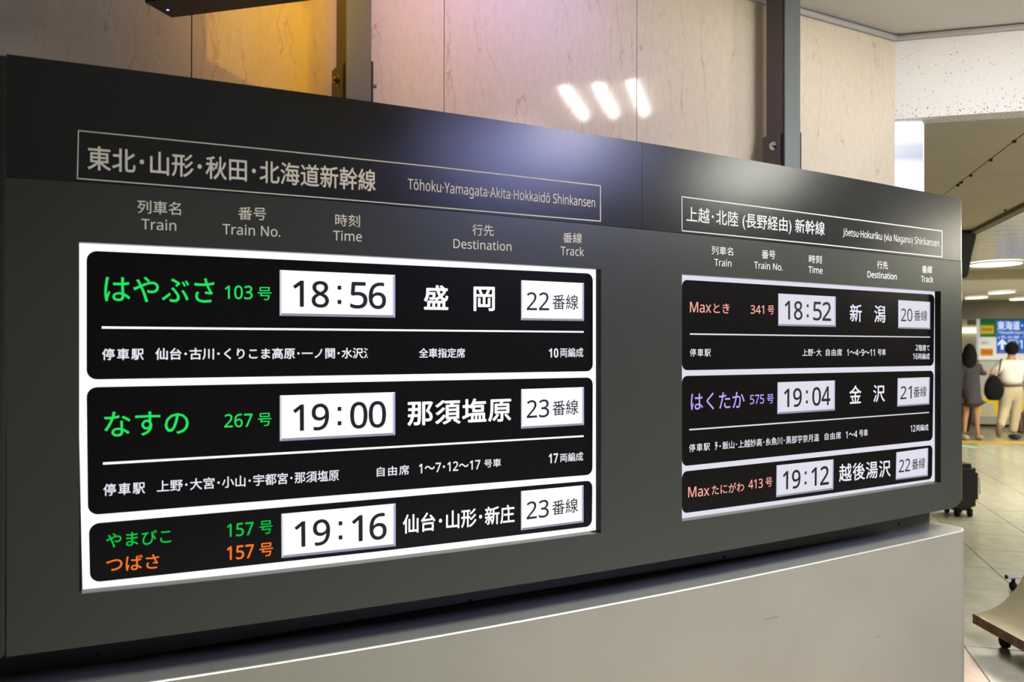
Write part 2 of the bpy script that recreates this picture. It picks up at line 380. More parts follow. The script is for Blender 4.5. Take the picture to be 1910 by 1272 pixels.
# ------------------------------------------------ lettering
def ms(s, bold=False):                          # upright sans letters and digits
    r = ''
    for c in s:
        if 'A' <= c <= 'Z': r += chr((0x1D5D4 if bold else 0x1D5A0) + ord(c) - 65)
        elif 'a' <= c <= 'z': r += chr((0x1D5EE if bold else 0x1D5BA) + ord(c) - 97)
        elif '0' <= c <= '9': r += chr((0x1D7EC if bold else 0x1D7E2) + ord(c) - 48)
        else: r += c
    return r
_cache = {}
def glyphs(s, off=0.0, space=1.0):
    k = (s, off, space)
    if k in _cache: return _cache[k]
    cu = bpy.data.curves.new('t', 'FONT'); cu.body = s; cu.space_character = space; cu.resolution_u = 3
    o = bpy.data.objects.new('t', cu); C.objects.link(o)
    bpy.context.view_layer.update()
    dg = bpy.context.evaluated_depsgraph_get(); me = o.evaluated_get(dg).to_mesh()
    v = [tuple(q.co) for q in me.vertices]; f = [tuple(p.vertices) for p in me.polygons]
    o.evaluated_get(dg).to_mesh_clear(); bpy.data.objects.remove(o); bpy.data.curves.remove(cu)
    if off > 0:                                 # heavier weight: strokes fattened by layered copies
        v0, f0, v, f = v, f, [], []
        for k, (dx, dy) in enumerate(((0, 0), (1, 0), (-1, 0), (0, 1), (0, -1), (.7, .7), (-.7, .7), (.7, -.7), (-.7, -.7))[:(9 if off > .009 else 5)]):
            n_ = len(v); v += [(a[0] + dx * off, a[1] + dy * off, -k * 1e-5) for a in v0]; f += [tuple(i + n_ for i in t) for t in f0]
    _cache[k] = (v, f); return v, f
_h = glyphs(ms('H'))[0]; CAP = max(v[1] for v in _h); 
def text(name, s, xl, xr, ytl, ybl, ytr, ybr, m, parent, Y=YP, bold=0.0, space=1.0, latin=False, heavy=False, clip=None, macron=None, plane=None):
    """lay the string's own bounding box onto four points of the panel"""
    P = plane or (lambda x, y: onY(x, y, Y))
    v, f = glyphs(ms(s, heavy), bold, space)
    x0, x1 = min(q[0] for q in v), max(q[0] for q in v)
    y0, y1 = (-max(bold,0), CAP + max(bold,0)) if latin else (min(q[1] for q in v), max(q[1] for q in v))
    bm = bmesh.new(); vv = [bm.verts.new(q) for q in v]
    for t in f:
        try: bm.faces.new([vv[k] for k in t])
        except ValueError: pass
    if clip:                                    # text cut off by its scrolling window (fractions of the width)
        for fr, sgn in ((clip[0], -1), (clip[1], 1)):
            xc = x0 + (x1 - x0) * fr
            bmesh.ops.bisect_plane(bm, geom=bm.verts[:] + bm.edges[:] + bm.faces[:], plane_co=(xc, 0, 0), plane_no=(sgn, 0, 0), clear_outer=True)
    if not latin and clip is None:
        pass
    TL, BL, TR, BR = P(xl, ytl), P(xl, ybl), P(xr, ytr), P(xr, ybr)
    for q in bm.verts:
        a_ = (q.co.x - x0) / (x1 - x0); b_ = (q.co.y - y0) / (y1 - y0)
        q.co = (BL * (1 - a_) + BR * a_) * (1 - b_) + (TL * (1 - a_) + TR * a_) * b_ + Vector((0, -q.co.z, 0))
    me = bpy.data.meshes.new(name); bm.to_mesh(me); bm.free()
    return link(name, me, parent, (m,))
BT = lambda *a, **k: text(*a, **k)
# board 1 titles and column headings
BT('title_lettering', '東北･山形･秋田･北海道新幹線', 163, 700.8, 270.3, 316.5, 316, 357.7, M_print, board, bold=.012)
BT('title_lettering', 'Tōhoku·Yamagata·Akita·Hokkaidō Shinkansen', 760.7, 1110, 333, 352.8, 369.3, 386.5, M_print, board, latin=True, bold=.004)
BT('column_heading', '列車名', 256.4, 337.5, 372.5, 397.7, 377.2, 401.8, M_print, board, bold=.004)
BT('column_heading', 'Train', 263.6, 328.7, 408, 427.5, 411.5, 430.5, M_print, board, latin=True, bold=.004)
BT('column_heading', '番号', 444.5, 496.4, 385.7, 409.6, 387.3, 411.2, M_print, board, bold=.004)
BT('column_heading', 'Train No.', 415.2, 523, 417.5, 436.4, 423.5, 441.7, M_print, board, latin=True, bold=.004)
BT('column_heading', '時刻', 625.3, 671.5, 398.6, 421.3, 400.8, 423.8, M_print, board, bold=.004)
BT('column_heading', 'Time', 621.5, 675, 430, 448.2, 432.6, 450.5, M_print, board, latin=True, bold=.004)
BT('column_heading', '行先', 881.1, 921, 417.9, 439.3, 419.5, 440.6, M_print, board, bold=.004)
BT('column_heading', 'Destination', 845.6, 954, 445.6, 462.6, 451.8, 468.2, M_print, board, latin=True, bold=.004)
BT('column_heading', '番線', 1050, 1085.5, 433.6, 452.5, 434.6, 454, M_print, board, bold=.004)
BT('column_heading', 'Track', 1045.6, 1089.3, 459.7, 475.5, 462.2, 477.7, M_print, board, latin=True, bold=.004)
# board 2
BT('title_lettering', '上越･北陸 (長野経由) 新幹線', 1280.1, 1538.2, 384, 417.5, 413.5, 443.5, M_print2, board, bold=.006)
BT('title_lettering', 'Jōetsu·Hokuriku (via Nagano) Shinkansen', 1572.2, 1751.7, 425.9, 438.9, 447.3, 460, M_print2, board, latin=True, bold=.004)
BT('column_heading', '列車名', 1327.2, 1367.6, 458.4, 474.5, 461.5, 476.9, M_print2, board, bold=.004)
BT('column_heading', 'Train', 1332.3, 1364.2, 482.7, 495.6, 485, 497.5, M_print2, board, latin=True, bold=.006)
BT('column_heading', '番号', 1420.7, 1446.2, 466, 482.1, 467.5, 483.5, M_print2, board, bold=.004)
BT('column_heading', 'Train No.', 1406.7, 1459.9, 487.9, 500.5, 492.4, 504.6, M_print2, board, latin=True, bold=.006)
BT('column_heading', '時刻', 1508.8, 1532.8, 475.1, 490.3, 476.4, 491.8, M_print2, board, bold=.006)
BT('column_heading', 'Time', 1507.9, 1534.3, 496.4, 508.5, 498.8, 510.7, M_print2, board, latin=True, bold=.008)
BT('column_heading', '行先', 1636, 1656, 486.4, 501, 487.7, 502.2, M_print2, board, bold=.008)
BT('column_heading', 'Destination', 1618.1, 1672.8, 505.5, 517.2, 510.2, 521.8, M_print2, board, latin=True, bold=.01)
BT('column_heading', '番線', 1719.8, 1738.7, 494.9, 509.1, 495.8, 510.2, M_print2, board, bold=.008)
BT('column_heading', 'Track', 1718, 1740.8, 514.6, 525.8, 516, 527, M_print2, board, latin=True, bold=.01)

# ------------------------------------------------ displays
YS = .026                                       # the lit panels sit back behind the casing
def poly(bm, pts, Y): bm.faces.new([bm.verts.new(onY(x, y, Y)) for x, y in pts])
def rquad(bm, TL, TR, BR, BL, rad, Y, bow=0):
    c = [onY(*TL, Y), onY(*TR, Y), onY(*BR, Y), onY(*BL, Y)]; out = []
    for k in range(4):
        p, a_, b_ = c[k], c[k - 1], c[(k + 1) % 4]
        da, db = (a_ - p).normalized(), (b_ - p).normalized()
        ctr = p + da * rad + db * rad
        for q in range(7):
            t = q / 6 * math.pi / 2
            out.append(ctr - db * rad * math.cos(t) - da * rad * math.sin(t))
        if k == 2 and bow:                      # bottom edge sags a little between its ends
            m_ = (c[2] + c[3]) / 2; out.append(m_ - Vector((0, 0, bow)))
    bm.faces.new([bm.verts.new(p) for p in out])
def fq(s, t, q, Y):                             # point inside a tile quad
    TL, TR, BR, BL = [onY(*c, Y) for c in q]
    return (TL * (1 - s) + TR * s) * (1 - t) + (BL * (1 - s) + BR * s) * t
def inv(q, x, y):                               # pixel -> fractions of a tile quad (plane coordinates)
    TL, TR, BR, BL = [onY(*c, 0) for c in q]; p = onY(x, y, 0)
    s = (p.x - TL.x) / (TR.x - TL.x); zt = TL.z * (1 - s) + TR.z * s; zb = BL.z * (1 - s) + BR.z * s
    return s, (zt - p.z) / (zt - zb)
REFT = ((521.8, 503.6), (737.1, 512.9), (737.1, 592.5), (521.8, 588.9))
REFK = ((972, 522.6), (1089.3, 528), (1089.3, 598.7), (972, 597.2))
def tile(kind, q, s1, s2, scr, wm):
    b = bmesh.new(); poly(b, q, YS - .001); t_ = obj(kind, b, wm, scr)
    Yt = YS - .0014
    bw, bh = (.022, .058) if kind == 'time_tile' else (.03, .055)
    def part(nm, pts, m):
        b2 = bmesh.new(); b2.faces.new([b2.verts.new(fq(s, t, q, Yt)) for s, t in pts]); obj(nm, b2, m, scr)
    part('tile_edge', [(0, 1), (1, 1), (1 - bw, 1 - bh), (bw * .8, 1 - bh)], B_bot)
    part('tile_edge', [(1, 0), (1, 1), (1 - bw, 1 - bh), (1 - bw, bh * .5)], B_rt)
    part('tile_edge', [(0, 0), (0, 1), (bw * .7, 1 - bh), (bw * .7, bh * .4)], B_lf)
    ref = REFT if kind == 'time_tile' else REFK
    def pl(x, y):
        s, t = inv(ref, x, y); return fq(s, t, q, YS - .0018)
    if kind == 'time_tile':
        n = 'departure_time'
        for (st, a_, b_) in ((s1, 544.5 if s1[0] == '1' else 544, 613.3), (s2, 652.6, 719.8)):
            # digits drawn one by one on a fixed raster
            for k, chx in enumerate(st):
                w0 = {'1': .62}.get(chx, 1.0); cw = 31.5
                ctr = (a_ + 16.5, b_ - 16.0)[k] if not (chx == '1') else ((a_ + 12, b_ - 20)[k])
                hw = 16.3 if chx != '1' else 10.2
                yt = 522.6 + (ctr - 560) * .026; yb = 572.6 + (ctr - 560) * .026
                if chx == '1': yt += .3; yb -= .6
                text(n, chx, ctr - hw, ctr + hw, yt, yb, yt + hw * .05, yb + hw * .05, G_k, scr, plane=pl, bold=.013)
        for (y0, y1) in ((532.6, 540.2), (559.2, 567)):
            b2 = bmesh.new(); b2.faces.new([b2.verts.new(pl(x, y)) for x, y in ((629.4, y0), (636.6, y0 + .2), (636.6, y1 + .2), (629.4, y1))])
            obj('colon_dot', b2, G_k, scr)
    else:
        text('track_number', s1, 982.4, 1024.2, 544.7, 578.5, 545.4, 578.9, G_k, scr, plane=pl, bold=.006)
        text('track_lettering', '番線', 1030.5, 1078.6, 549.2, 577.2, 549.8, 577.6, G_k, scr, plane=pl, bold=.006)
def screen(label, white, lit, rows):
    b = bmesh.new()
    poly(b, white, YS); scr = obj('display_screen', b, lit, board); scr['label'] = label
    for r in rows:
        b = bmesh.new(); rquad(b, *r[:4], r[4], YS - .0005, *(r[5:])); obj('row_panel', b, M_scr, scr)
    return scr
YT = YS - .001
for px_ in (o1r - .25, o2r - .25):               # black lining of the right-hand side of each opening
    b = bmesh.new(); p0, p1 = onY(px_, f_ot(px_) + .3, 0), onY(px_, f_ob(px_) - .3, 0)
    b.faces.new([b.verts.new(p) for p in (p0 + Vector((0, .0008, 0)), p1 + Vector((0, .0008, 0)), p1 + Vector((-.0006, YS + .002, 0)), p0 + Vector((-.0006, YS + .002, 0)))])
    obj('opening_lining', b, M_black, board)
# black inner frames round the displays (visible as the dark strips at the right and below)
for (a_, b_) in ((135, 1150), (1255, 1790)):
    b = bmesh.new(); poly(b, [(a_, f_ot(a_) - 6), (b_, f_ot(b_) - 6), (b_, f_ob(b_) + 8), (a_, f_ob(a_) + 8)], YS + .002)
    obj('inner_frame', b, M_black, board)
for (a_, b_) in ((152, 1108), (1273, 1745)):
    b = bmesh.new()
    q = xs(a_, b_, 8)
    for x0, x1 in zip(q[:-1], q[1:]):
        b.faces.new([b.verts.new(p) for p in (onY(x0, f_ob(x0) - .4, -.0002 + .0006), onY(x1, f_ob(x1) - .4, .0004), onY(x1, f_ob(x1) - .4, .0004) + Vector((0, .023, .0035)), onY(x0, f_ob(x0) - .4, .0004) + Vector((0, .023, .0035)))])
    obj('sill_strip', b, M_ledge, board)
s1 = screen('left display, wider in view, brightest white', ((140, 448), (1114.5, 500), (1114.2, 988.6), (900, 1017.3), (600, 1053.6), (154, 1102.2)), W1,
    [((161.5, 467.3), (1105.7, 510.3), (1105.7, 692.3), (161.5, 708), .022), ((161.5, 722.3), (1105.7, 704), (1105, 885.2), (164, 961), .022),
     ((165.5, 977), (1105, 896), (1104, 981.6), (168, 1087), .022, .003)])
s2 = screen('right display, greyer white', ((1255, 508), (1747, 540.5), (1744, 897.5), (1500, 935.7), (1255, 969.2)), W2,
    [((1272, 521.6), (1743, 549.5), (1741.5, 682), (1272, 690.7), .022), ((1272, 701.3), (1741.5, 691.3), (1739.5, 821.2), (1272, 869.6), .022),
     ((1272, 879.7), (1739.5, 830), (1738.4, 893.2), (1272, 957.8), .022, .002)])
def sep(scr, xa, ya, xb, yb, wa, wb, m):
    b = bmesh.new(); lineq(b, (xa, ya), (xb, yb), YT, wa, wb); obj('separator_line', b, m, scr)
sep(s1, 189.7, 610.8, 1088.7, 619, 4.2, 3.0, W1); sep(s1, 192, 864.6, 1088.7, 813.4, 4.4, 3.2, W1)
sep(s2, 1286.8, 623, 1735, 628.8, 2.8, 1.8, W2); sep(s2, 1285.6, 801.5, 1733, 769.2, 2.8, 1.9, W2)
def ST(s, xl, xr, a_, b_, c_, d_, m=G_w, scr=s1, name='display_text', **k):
    return text(name, s, xl, xr, a_, b_, c_, d_, m, scr, Y=YT, **k)
# left display
ST('はやぶさ', 194.5, 399.8, 514.5, 562.5, 519, 565.3, G_g, name='train_name', bold=.006)
ST('103', 419.3, 471.2, 532.3, 557.6, 532.9, 558.3, G_g, name='train_number', bold=.008); ST('号', 480.6, 506.4, 535.4, 559.6, 535.6, 559.9, G_g, name='train_number')
ST('盛', 790.6, 836.2, 531.4, 577.4, 532.4, 578.2, W1, name='destination', bold=.02); ST('岡', 883.3, 923, 534.3, 580.2, 535, 580.8, W1, name='destination', bold=.02)
ST('停車駅', 190.3, 268.2, 650, 671.8, 649.4, 671.2, bold=.014, space=1.22)
ST('仙台･古川･くりこま高原･一ノ関･水沢江', 289.6, 697.5, 649, 671.4, 648.6, 668.4, bold=.016, clip=(0, .968))
ST('全車指定席', 781.4, 867.6, 649.4, 667.4, 649, 667.4, bold=.016)
ST('10', 1023.6, 1041.5, 649.7, 667, 649.7, 667, heavy=True); ST('両編成', 1044.7, 1088, 648.7, 666.6, 648.5, 666.2, bold=.010)
ST('なすの', 194.4, 352.1, 768, 815.4, 766, 809.6, G_g, name='train_name', bold=.006)
ST('267', 418.4, 470.9, 772.4, 797.8, 771, 796.2, G_g, name='train_number', bold=.008); ST('号', 480.9, 506.4, 770.8, 795, 769.8, 793.9, G_g, name='train_number')
ST('那須塩原', 760, 953.5, 747.4, 794.8, 741, 785.8, W1, name='destination', bold=.02, space=1.08)
ST('停車駅', 192.9, 270.6, 902.6, 925.6, 898.4, 920.4, bold=.012, space=1.22)
ST('上野･大宮･小山･宇都宮･那須塩原', 292.6, 632.2, 896.5, 918.2, 875.4, 896.4, bold=.010)
ST('自由席', 702.8, 763.2, 871, 889.3, 866.7, 885.2, bold=.010, space=1.18)
ST('1〜7･12〜17', 781.4, 895.9, 865, 883.2, 857.4, 875, heavy=False, bold=.018); ST('号車', 903, 934.6, 857, 872.6, 855, 870.4, bold=.012)
ST('17', 1023.3, 1040.9, 846.4, 864.4, 845.2, 862.8, heavy=True); ST('両編成', 1044.7, 1087.7, 845.6, 862.4, 842.6, 859.4, bold=.010)
ST('やまびこ', 198.2, 319.6, 995, 1022.6, 986.5, 1012.5, G_g2, name='train_name', bold=.004); ST('157', 423, 472.8, 977.6, 1002.2, 973.2, 997.8, G_g2, name='train_number', bold=.008); ST('号', 483.8, 508.3, 972.2, 997.2, 969.9, 994.6, G_g2, name='train_number')
ST('つばさ', 198.2, 296.7, 1038.6, 1067.6, 1032.4, 1059.8, G_o, name='train_name', bold=.006); ST('157', 423, 473.4, 1019.4, 1045.4, 1014.8, 1040.4, G_o, name='train_number', bold=.012); ST('号', 483.8, 509.4, 1013.6, 1039, 1011, 1036.2, G_o, name='train_number', bold=.006)
ST('仙台･山形･新庄', 751.3, 959.7, 960, 996.4, 940.4, 974.6, W1, name='destination', bold=.016)
for q, a_, b_ in ((REFT, '18', '56'), (((522, 737.6), (737.1, 731.4), (737.1, 811.6), (522, 823)), '19', '00'), (((524.7, 958.5), (738, 939), (738, 1018.8), (525.3, 1040.9)), '19', '16')):
    tile('time_tile', q, a_, b_, s1, W1)
for q, a_ in ((REFK, '22'), (((972, 725.8), (1089.3, 722), (1089.3, 792.8), (972, 799.7)), '23'), (((971.7, 916), (1088.4, 905), (1088.4, 974.4), (971.7, 989.3)), '23')):
    tile('track_tile', q, a_, '', s1, W1)
# right display
K = dict(scr=s2)
ST('Max', 1287, 1326.6, 562.8, 582.4, 563.8, 583.2, G_p, name='train_name', latin=True, bold=0.006, **K); ST('とき', 1330.8, 1360.6, 565.5, 584, 566.2, 584.6, G_p, name='train_name', bold=0.006, **K)
ST('341', 1400, 1425.3, 569, 585.2, 569.3, 585.5, G_p, name='train_number', bold=0.008, **K); ST('号', 1432, 1444, 569.6, 586.4, 569.8, 586.6, G_p, name='train_number', bold=0.006, **K)
ST('新', 1585.3, 1607.5, 567, 599.8, 567.6, 600.6, name='destination', bold=0.011, **K); ST('潟', 1630.8, 1651.5, 569.2, 601.6, 569.6, 602, name='destination', bold=0.011, **K)
ST('停車駅', 1286.8, 1325.7, 650.2, 665, 650.2, 665, bold=0.007, space=1.22, **K)
ST('上野･大', 1496.6, 1532.2, 650.6, 664.2, 650.6, 664.2, bold=0.007, **K); ST('自由席', 1540.4, 1570.7, 650.4, 663.8, 650.4, 663.8, bold=0.007, space=1.18, **K)
ST('1〜4･9〜11', 1579.8, 1631.8, 651.2, 663.6, 651.2, 663.6, bold=0.013, **K); ST('号車', 1637, 1652, 650.9, 663, 650.9, 663, bold=0.007, **K)
ST('2', 1707.7, 1712, 643, 653.4, 643, 653.4, bold=0.012, **K); ST('階建て', 1713.4, 1734, 643, 654.6, 643, 654.6, bold=0.006, **K)
ST('16', 1703, 1712, 659, 670.2, 659, 670.2, bold=0.012, **K); ST('両編成', 1712.8, 1734, 658.8, 670.4, 658.8, 670.4, bold=0.006, **K)
ST('はくたか', 1288.6, 1388.8, 733.2, 765.8, 730, 761.4, G_v, name='train_name', bold=0.006, **K)
ST('575', 1399, 1425.3, 736.9, 754.2, 735.4, 752.6, G_v, name='train_number', bold=0.007, **K); ST('号', 1430.4, 1443.2, 735.6, 753, 734.8, 752.2, G_v, name='train_number', bold=0.005, **K)
ST('金', 1584.4, 1606.6, 719.2, 753.4, 718.4, 752, name='destination', bold=0.011, **K); ST('沢', 1628.7, 1650.6, 718.2, 750.4, 717.6, 749.2, name='destination', bold=0.011, **K)
ST('停車駅', 1285.3, 1324.1, 828.6, 843.6, 825.2, 839.8, bold=0.007, space=1.22, **K)
ST('野', 1326.4, 1338.7, 824.8, 839.6, 824.2, 838.6, bold=0.007, clip=(.6, 1), **K)
b = bmesh.new(); q = onY(1343.2, 832, YT); cyl(b, q, q + Vector((0, .0002, 0)), .0032, n=10); obj('display_text', b, G_w, s2)
ST('飯山･上越妙高･糸魚川･黒部宇奈月温', 1347.5, 1527.6, 823.4, 838.4, 808.6, 822.9, bold=0.006, **K)
ST('自由席', 1538.2, 1568.6, 807.6, 821.2, 804.8, 818.2, bold=0.006, space=1.18, **K); ST('1〜4', 1577.7, 1599, 804.6, 817.6, 803, 815.4, bold=0.011, **K); ST('号車', 1602.6, 1618.7, 801.6, 814.6, 800.4, 813, bold=0.006, **K)
ST('12', 1698.6, 1707.4, 793.2, 805.6, 792.6, 804.8, bold=0.012, **K); ST('両編成', 1708.9, 1731.7, 792.2, 804.4, 790.8, 802.8, bold=0.006, **K)
ST('Max', 1283.7, 1323.2, 908.4, 927.9, 905.2, 924.2, G_p, name='train_name', latin=True, bold=0.006, **K); ST('たにがわ', 1327.8, 1387.9, 904.6, 923, 898.2, 916.2, G_p, name='train_name', bold=0.005, **K)
ST('413', 1396, 1422.8, 895.2, 912.4, 892.2, 909.6, G_p, name='train_number', bold=0.007, **K); ST('号', 1428, 1440.4, 891.4, 908.6, 890, 907, G_p, name='train_number', bold=0.005, **K)
ST('越後湯沢', 1565, 1661.2, 866, 899.6, 857.2, 888.6, name='destination', bold=0.011, space=1.08, **K)
for q, a_, b_ in ((((1451.7, 547.4), (1558.9, 553.2), (1558.9, 609.7), (1451.7, 607.8)), '18', '52'), (((1450.5, 713), (1557.6, 709.5), (1557.3, 765.7), (1450, 772.6)), '19', '04'), (((1448.6, 868), (1554.9, 856.8), (1554.3, 912.9), (1448, 927.5)), '19', '12')):
    tile('time_tile', q, a_, b_, s2, W2)
for q, a_ in ((((1675.5, 559.6), (1735, 563.2), (1735, 614.2), (1675.5, 612.7)), '20'), (((1674.5, 705.5), (1734.3, 703.5), (1733.3, 754.4), (1673.8, 758.7)), '21'), (((1672, 843.7), (1731.4, 835.5), (1730.5, 888), (1671, 895.3)), '22')):
    tile('track_tile', q, a_, '', s2, W2)

# mounting rail under the board (recessed) with screws
RY = .165
xr_rail = onY(1734, 960, RY).x
rail = box('mounting_rail', (xl_ - .1, RY, .803), (xr_rail, RY + .03, .93), M_dark, board)
box('rail_flange', (xl_ - .1, RY - .014, .872), (xr_rail - .006, RY, .93), mat('rail_flange', (.07, .072, .066), .4), board)
box('rail_gap_shade', (xl_ - .1, RY + .012, .79), (xr_rail - .01, RY + .03, .803), M_black, board)  # black strip stands in for the shadowed gap below the rail
for (px, py) in ((183, 1221), (877, 1120.5), (1351, 1039), (1676, 977.5)):
    p = onY(px, py, RY); b = bmesh.new(); cyl(b, p + Vector((0, .001, 0)), p - Vector((0, .003, 0)), .006, .004, 10); obj('screw', b, M_black, rail)

# ================================================================ BASE CABINET
cab = thing('base_cabinet', 'long low beige-grey metal cabinet beneath the departure board', 'cabinet')
f_base = pf([(300, 1269.5), (600, 1221.4), (900, 1170), (1200, 1114.4), (1500, 1054.5), (1733, 1003.4), (1790, 989.5)], 2)
ZC = .789
def cab_outline(inset):
    x1, rad = 3.381, .07
    pts = [(-.9, 0 + inset)]
    for k in range(11):
        t = k / 10 * math.pi / 2; rr = rad - inset
        pts.append((x1 - rad + rr * math.sin(t), rad - rr * math.cos(t)))
    pts += [(x1 - inset, .28), (-.9, .28)]
    return pts
def front_z(x):                                 # the top's front edge follows a very slight crown
    d = Vector((x, 0, 0)) - EYE; c = 955 + FPX * d.dot(_r) / d.dot(_w)
    return onY(c, f_base(min(max(c, 100), 1800)), 0).z
b = bmesh.new(); o_ = cab_outline(0)
xsamp = [-.9 + k * (3.311 + .9) / 24 for k in range(25)]
ring = [(x, 0) for x in xsamp] + o_[2:]
lo = [b.verts.new((x, y, .06)) for x, y in ring]; hi = [b.verts.new((x, y, front_z(max(0, min(x, 3.34))) - .004)) for x, y in ring]
n = len(ring)
for k in range(n): b.faces.new((lo[k], lo[(k + 1) % n], hi[(k + 1) % n], hi[k]))
body = obj('cabinet_body', b, M_cab, cab, False)
b = bmesh.new()
e0 = [b.verts.new((x, y, front_z(max(0, min(x, 3.34))) - .004)) for x, y in ring]
def ins(x, y, d):
    if x < 3.3109: return (x, y + d) if y < .1 else (x, y)
    c = Vector((3.311, .07)); v = Vector((x, y)) - c
    if y <= .0701: v = v * ((.07 - d) / .07); return (c.x + v.x, c.y + v.y)
    if y > .2: return (min(x, 3.381 - d), y)
    return (x - d, y)
e1 = [b.verts.new((*ins(x, y, .0022), front_z(max(0, min(x, 3.34))) - .0006)) for x, y in ring]
e2 = [b.verts.new((*ins(x, y, .005), front_z(max(0, min(x, 3.34))))) for x, y in ring]
for A, B_ in ((e0, e1), (e1, e2)):
    for k in range(n): b.faces.new((A[k], A[(k + 1) % n], B_[(k + 1) % n], B_[k]))
obj('polished_edge', b, M_edge, cab, True)
b = bmesh.new()
tv = [b.verts.new((*ins(x, y, .005), front_z(max(0, min(x, 3.34))))) for x, y in ring]
bk = [b.verts.new((v.co.x, .28, v.co.z)) for v in tv]
for k in range(len(tv) - 1):
    if abs(tv[k].co.y - .28) < 1e-4 and abs(tv[k + 1].co.y - .28) < 1e-4: continue
    try: b.faces.new((tv[k], tv[k + 1], bk[k + 1], bk[k]))
    except ValueError: pass
bmesh.ops.remove_doubles(b, verts=b.verts[:], dist=1e-5)
obj('cabinet_top', b, M_cabtop, cab)
for (ax_, ay_, bx_, by_) in ((1428, 1155, 1452, 1150), (1632, 1188.5, 1642, 1186.5)):   # small scuffs on the front
    b = bmesh.new(); lineq(b, (ax_, ay_), (bx_, by_), -.0006, 1.0); obj('scuff_mark', b, mat('scuff', (.12, .115, .09), .6), cab)
box('kick_plate', (-.9, .03, 0), (3.33, .28, .062), M_dark, cab)

# ================================================================ POSTS
def post(px0, px1, label):
    x0, x1 = onY(px0, 150, .15).x, onY(px1, 150, .15).x
    t = thing('support_post', label, 'post', 'steel posts rising behind the board')
    b = bmesh.new(); add_box(b, (x0, .15, .94), (x1, .156, 2.975), .0012); obj('front_face', b, M_post, t)
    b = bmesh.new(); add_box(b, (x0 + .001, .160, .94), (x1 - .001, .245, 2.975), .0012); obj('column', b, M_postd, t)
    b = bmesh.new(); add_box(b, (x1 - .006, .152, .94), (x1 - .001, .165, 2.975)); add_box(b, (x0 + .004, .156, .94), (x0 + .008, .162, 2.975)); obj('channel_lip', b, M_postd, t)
    zt = 2.39 + (.02 if px0 > 1000 else 0)
    for x, sgn in ((x0, -1), (x1, 1)):
        b = bmesh.new()
        if sgn > 0: add_box(b, (x + .001, .15, 2.05), (x + .007, .24, zt), .002)
        else: add_box(b, (x - .009, .168, 2.05), (x - .001, .258, zt - .01), .003)
        obj('bracket_plate', b, M_dark if sgn > 0 else M_postd, t)
    zb = zt - .055
    b = bmesh.new(); cyl(b, (x0 - .022, .2, zb), (x1 + .032, .2, zb), .006, n=12); obj('bolt_shank', b, M_chrome if px0 > 1000 else M_brass, t, True)
    b = bmesh.new(); cyl(b, (x0 - .018, .2, zb), (x0 - .009, .2, zb), .0125, n=6); obj('hex_nut', b, M_chrome if px0 > 1000 else M_brass, t)
    b = bmesh.new(); cyl(b, (x0 - .0092, .2, zb), (x0 - .0075, .2, zb), .016, n=18); obj('washer', b, M_chrome if px0 > 1000 else M_brass, t)
post(645.5, 692.5, 'violet-lit steel post rising behind the board beside the yellow glow')
post(1464, 1493, 'dark grey steel post rising behind the board near the ceiling corner')

# ================================================================ HANGING SIGN AND LAMPS
zb_ = 2.40
Bp = onZ(321, 37, zb_)
hs = thing('hanging_sign', 'black hanging sign box seen from below with a small blue light', 'hanging sign')
Ms = frame45(Vector((Bp.x, Bp.y, 0)), D2, D1)
box('sign_case', (0, -.115, zb_ + .012), (1.5, 0, 2.9), mat('sign_case', (.012, .011, .010), .5), hs, .004, Ms)
box('bottom_plate', (.008, -.107, zb_), (1.49, -.012, zb_ + .014), mat('sign_bottom', (.014, .013, .012), .45), hs, 0, Ms)
box('lit_face', (.22, .0005, zb_ + .07), (.84, .004, 2.86), mat('sign_yellow', (0, 0, 0), emit=(1, .50, .02), es=4.8), hs, 0, Ms)
for s in (.3, 1.2):
    b = bmesh.new(); cyl(b, (s, -.055, 2.89), (s, -.055, 2.975), .012, n=10); b.transform(Ms); obj('hanger_rod', b, M_dark, hs)
p = onZ(313, 19, zb_ - .001); b = bmesh.new(); cyl(b, p, p + Vector((0, 0, .003)), .003, n=10); obj('indicator_light', b, mat('blue_led', (0, 0, 0), emit=(.35, .35, 1), es=3), hs)

# recessed three-tube fixture whose reflection shows in the marble
fx = thing('ceiling_light', 'recessed ceiling light with three tubes mirrored in the marble wall', 'light')
Fc = Vector((2.70, -1.07, 0)); Mf = Matrix((D2, D1, Vector((0, 0, 1)))).transposed().to_4x4(); Mf.translation = Fc
b = bmesh.new()
add_box(b, (-.31, -.34, 2.961), (.31, -.31, 2.975)); add_box(b, (-.31, .31, 2.961), (.31, .34, 2.975))
add_box(b, (-.31, -.31, 2.961), (-.285, .31, 2.975)); add_box(b, (.285, -.31, 2.961), (.31, .31, 2.975)); b.transform(Mf)
obj('light_frame', b, M_white, fx)
box('reflector', (-.285, -.31, 2.967), (.285, .31, 2.974), mat('reflector', (.8, .78, .7), .5), fx, 0, Mf)
for k in (-1, 0, 1):
    b = bmesh.new(); cyl(b, (-.28, k * .18, 2.950), (.28, k * .18, 2.950), .027, n=12); b.transform(Mf); obj('light_tube', b, M_tube, fx, True)

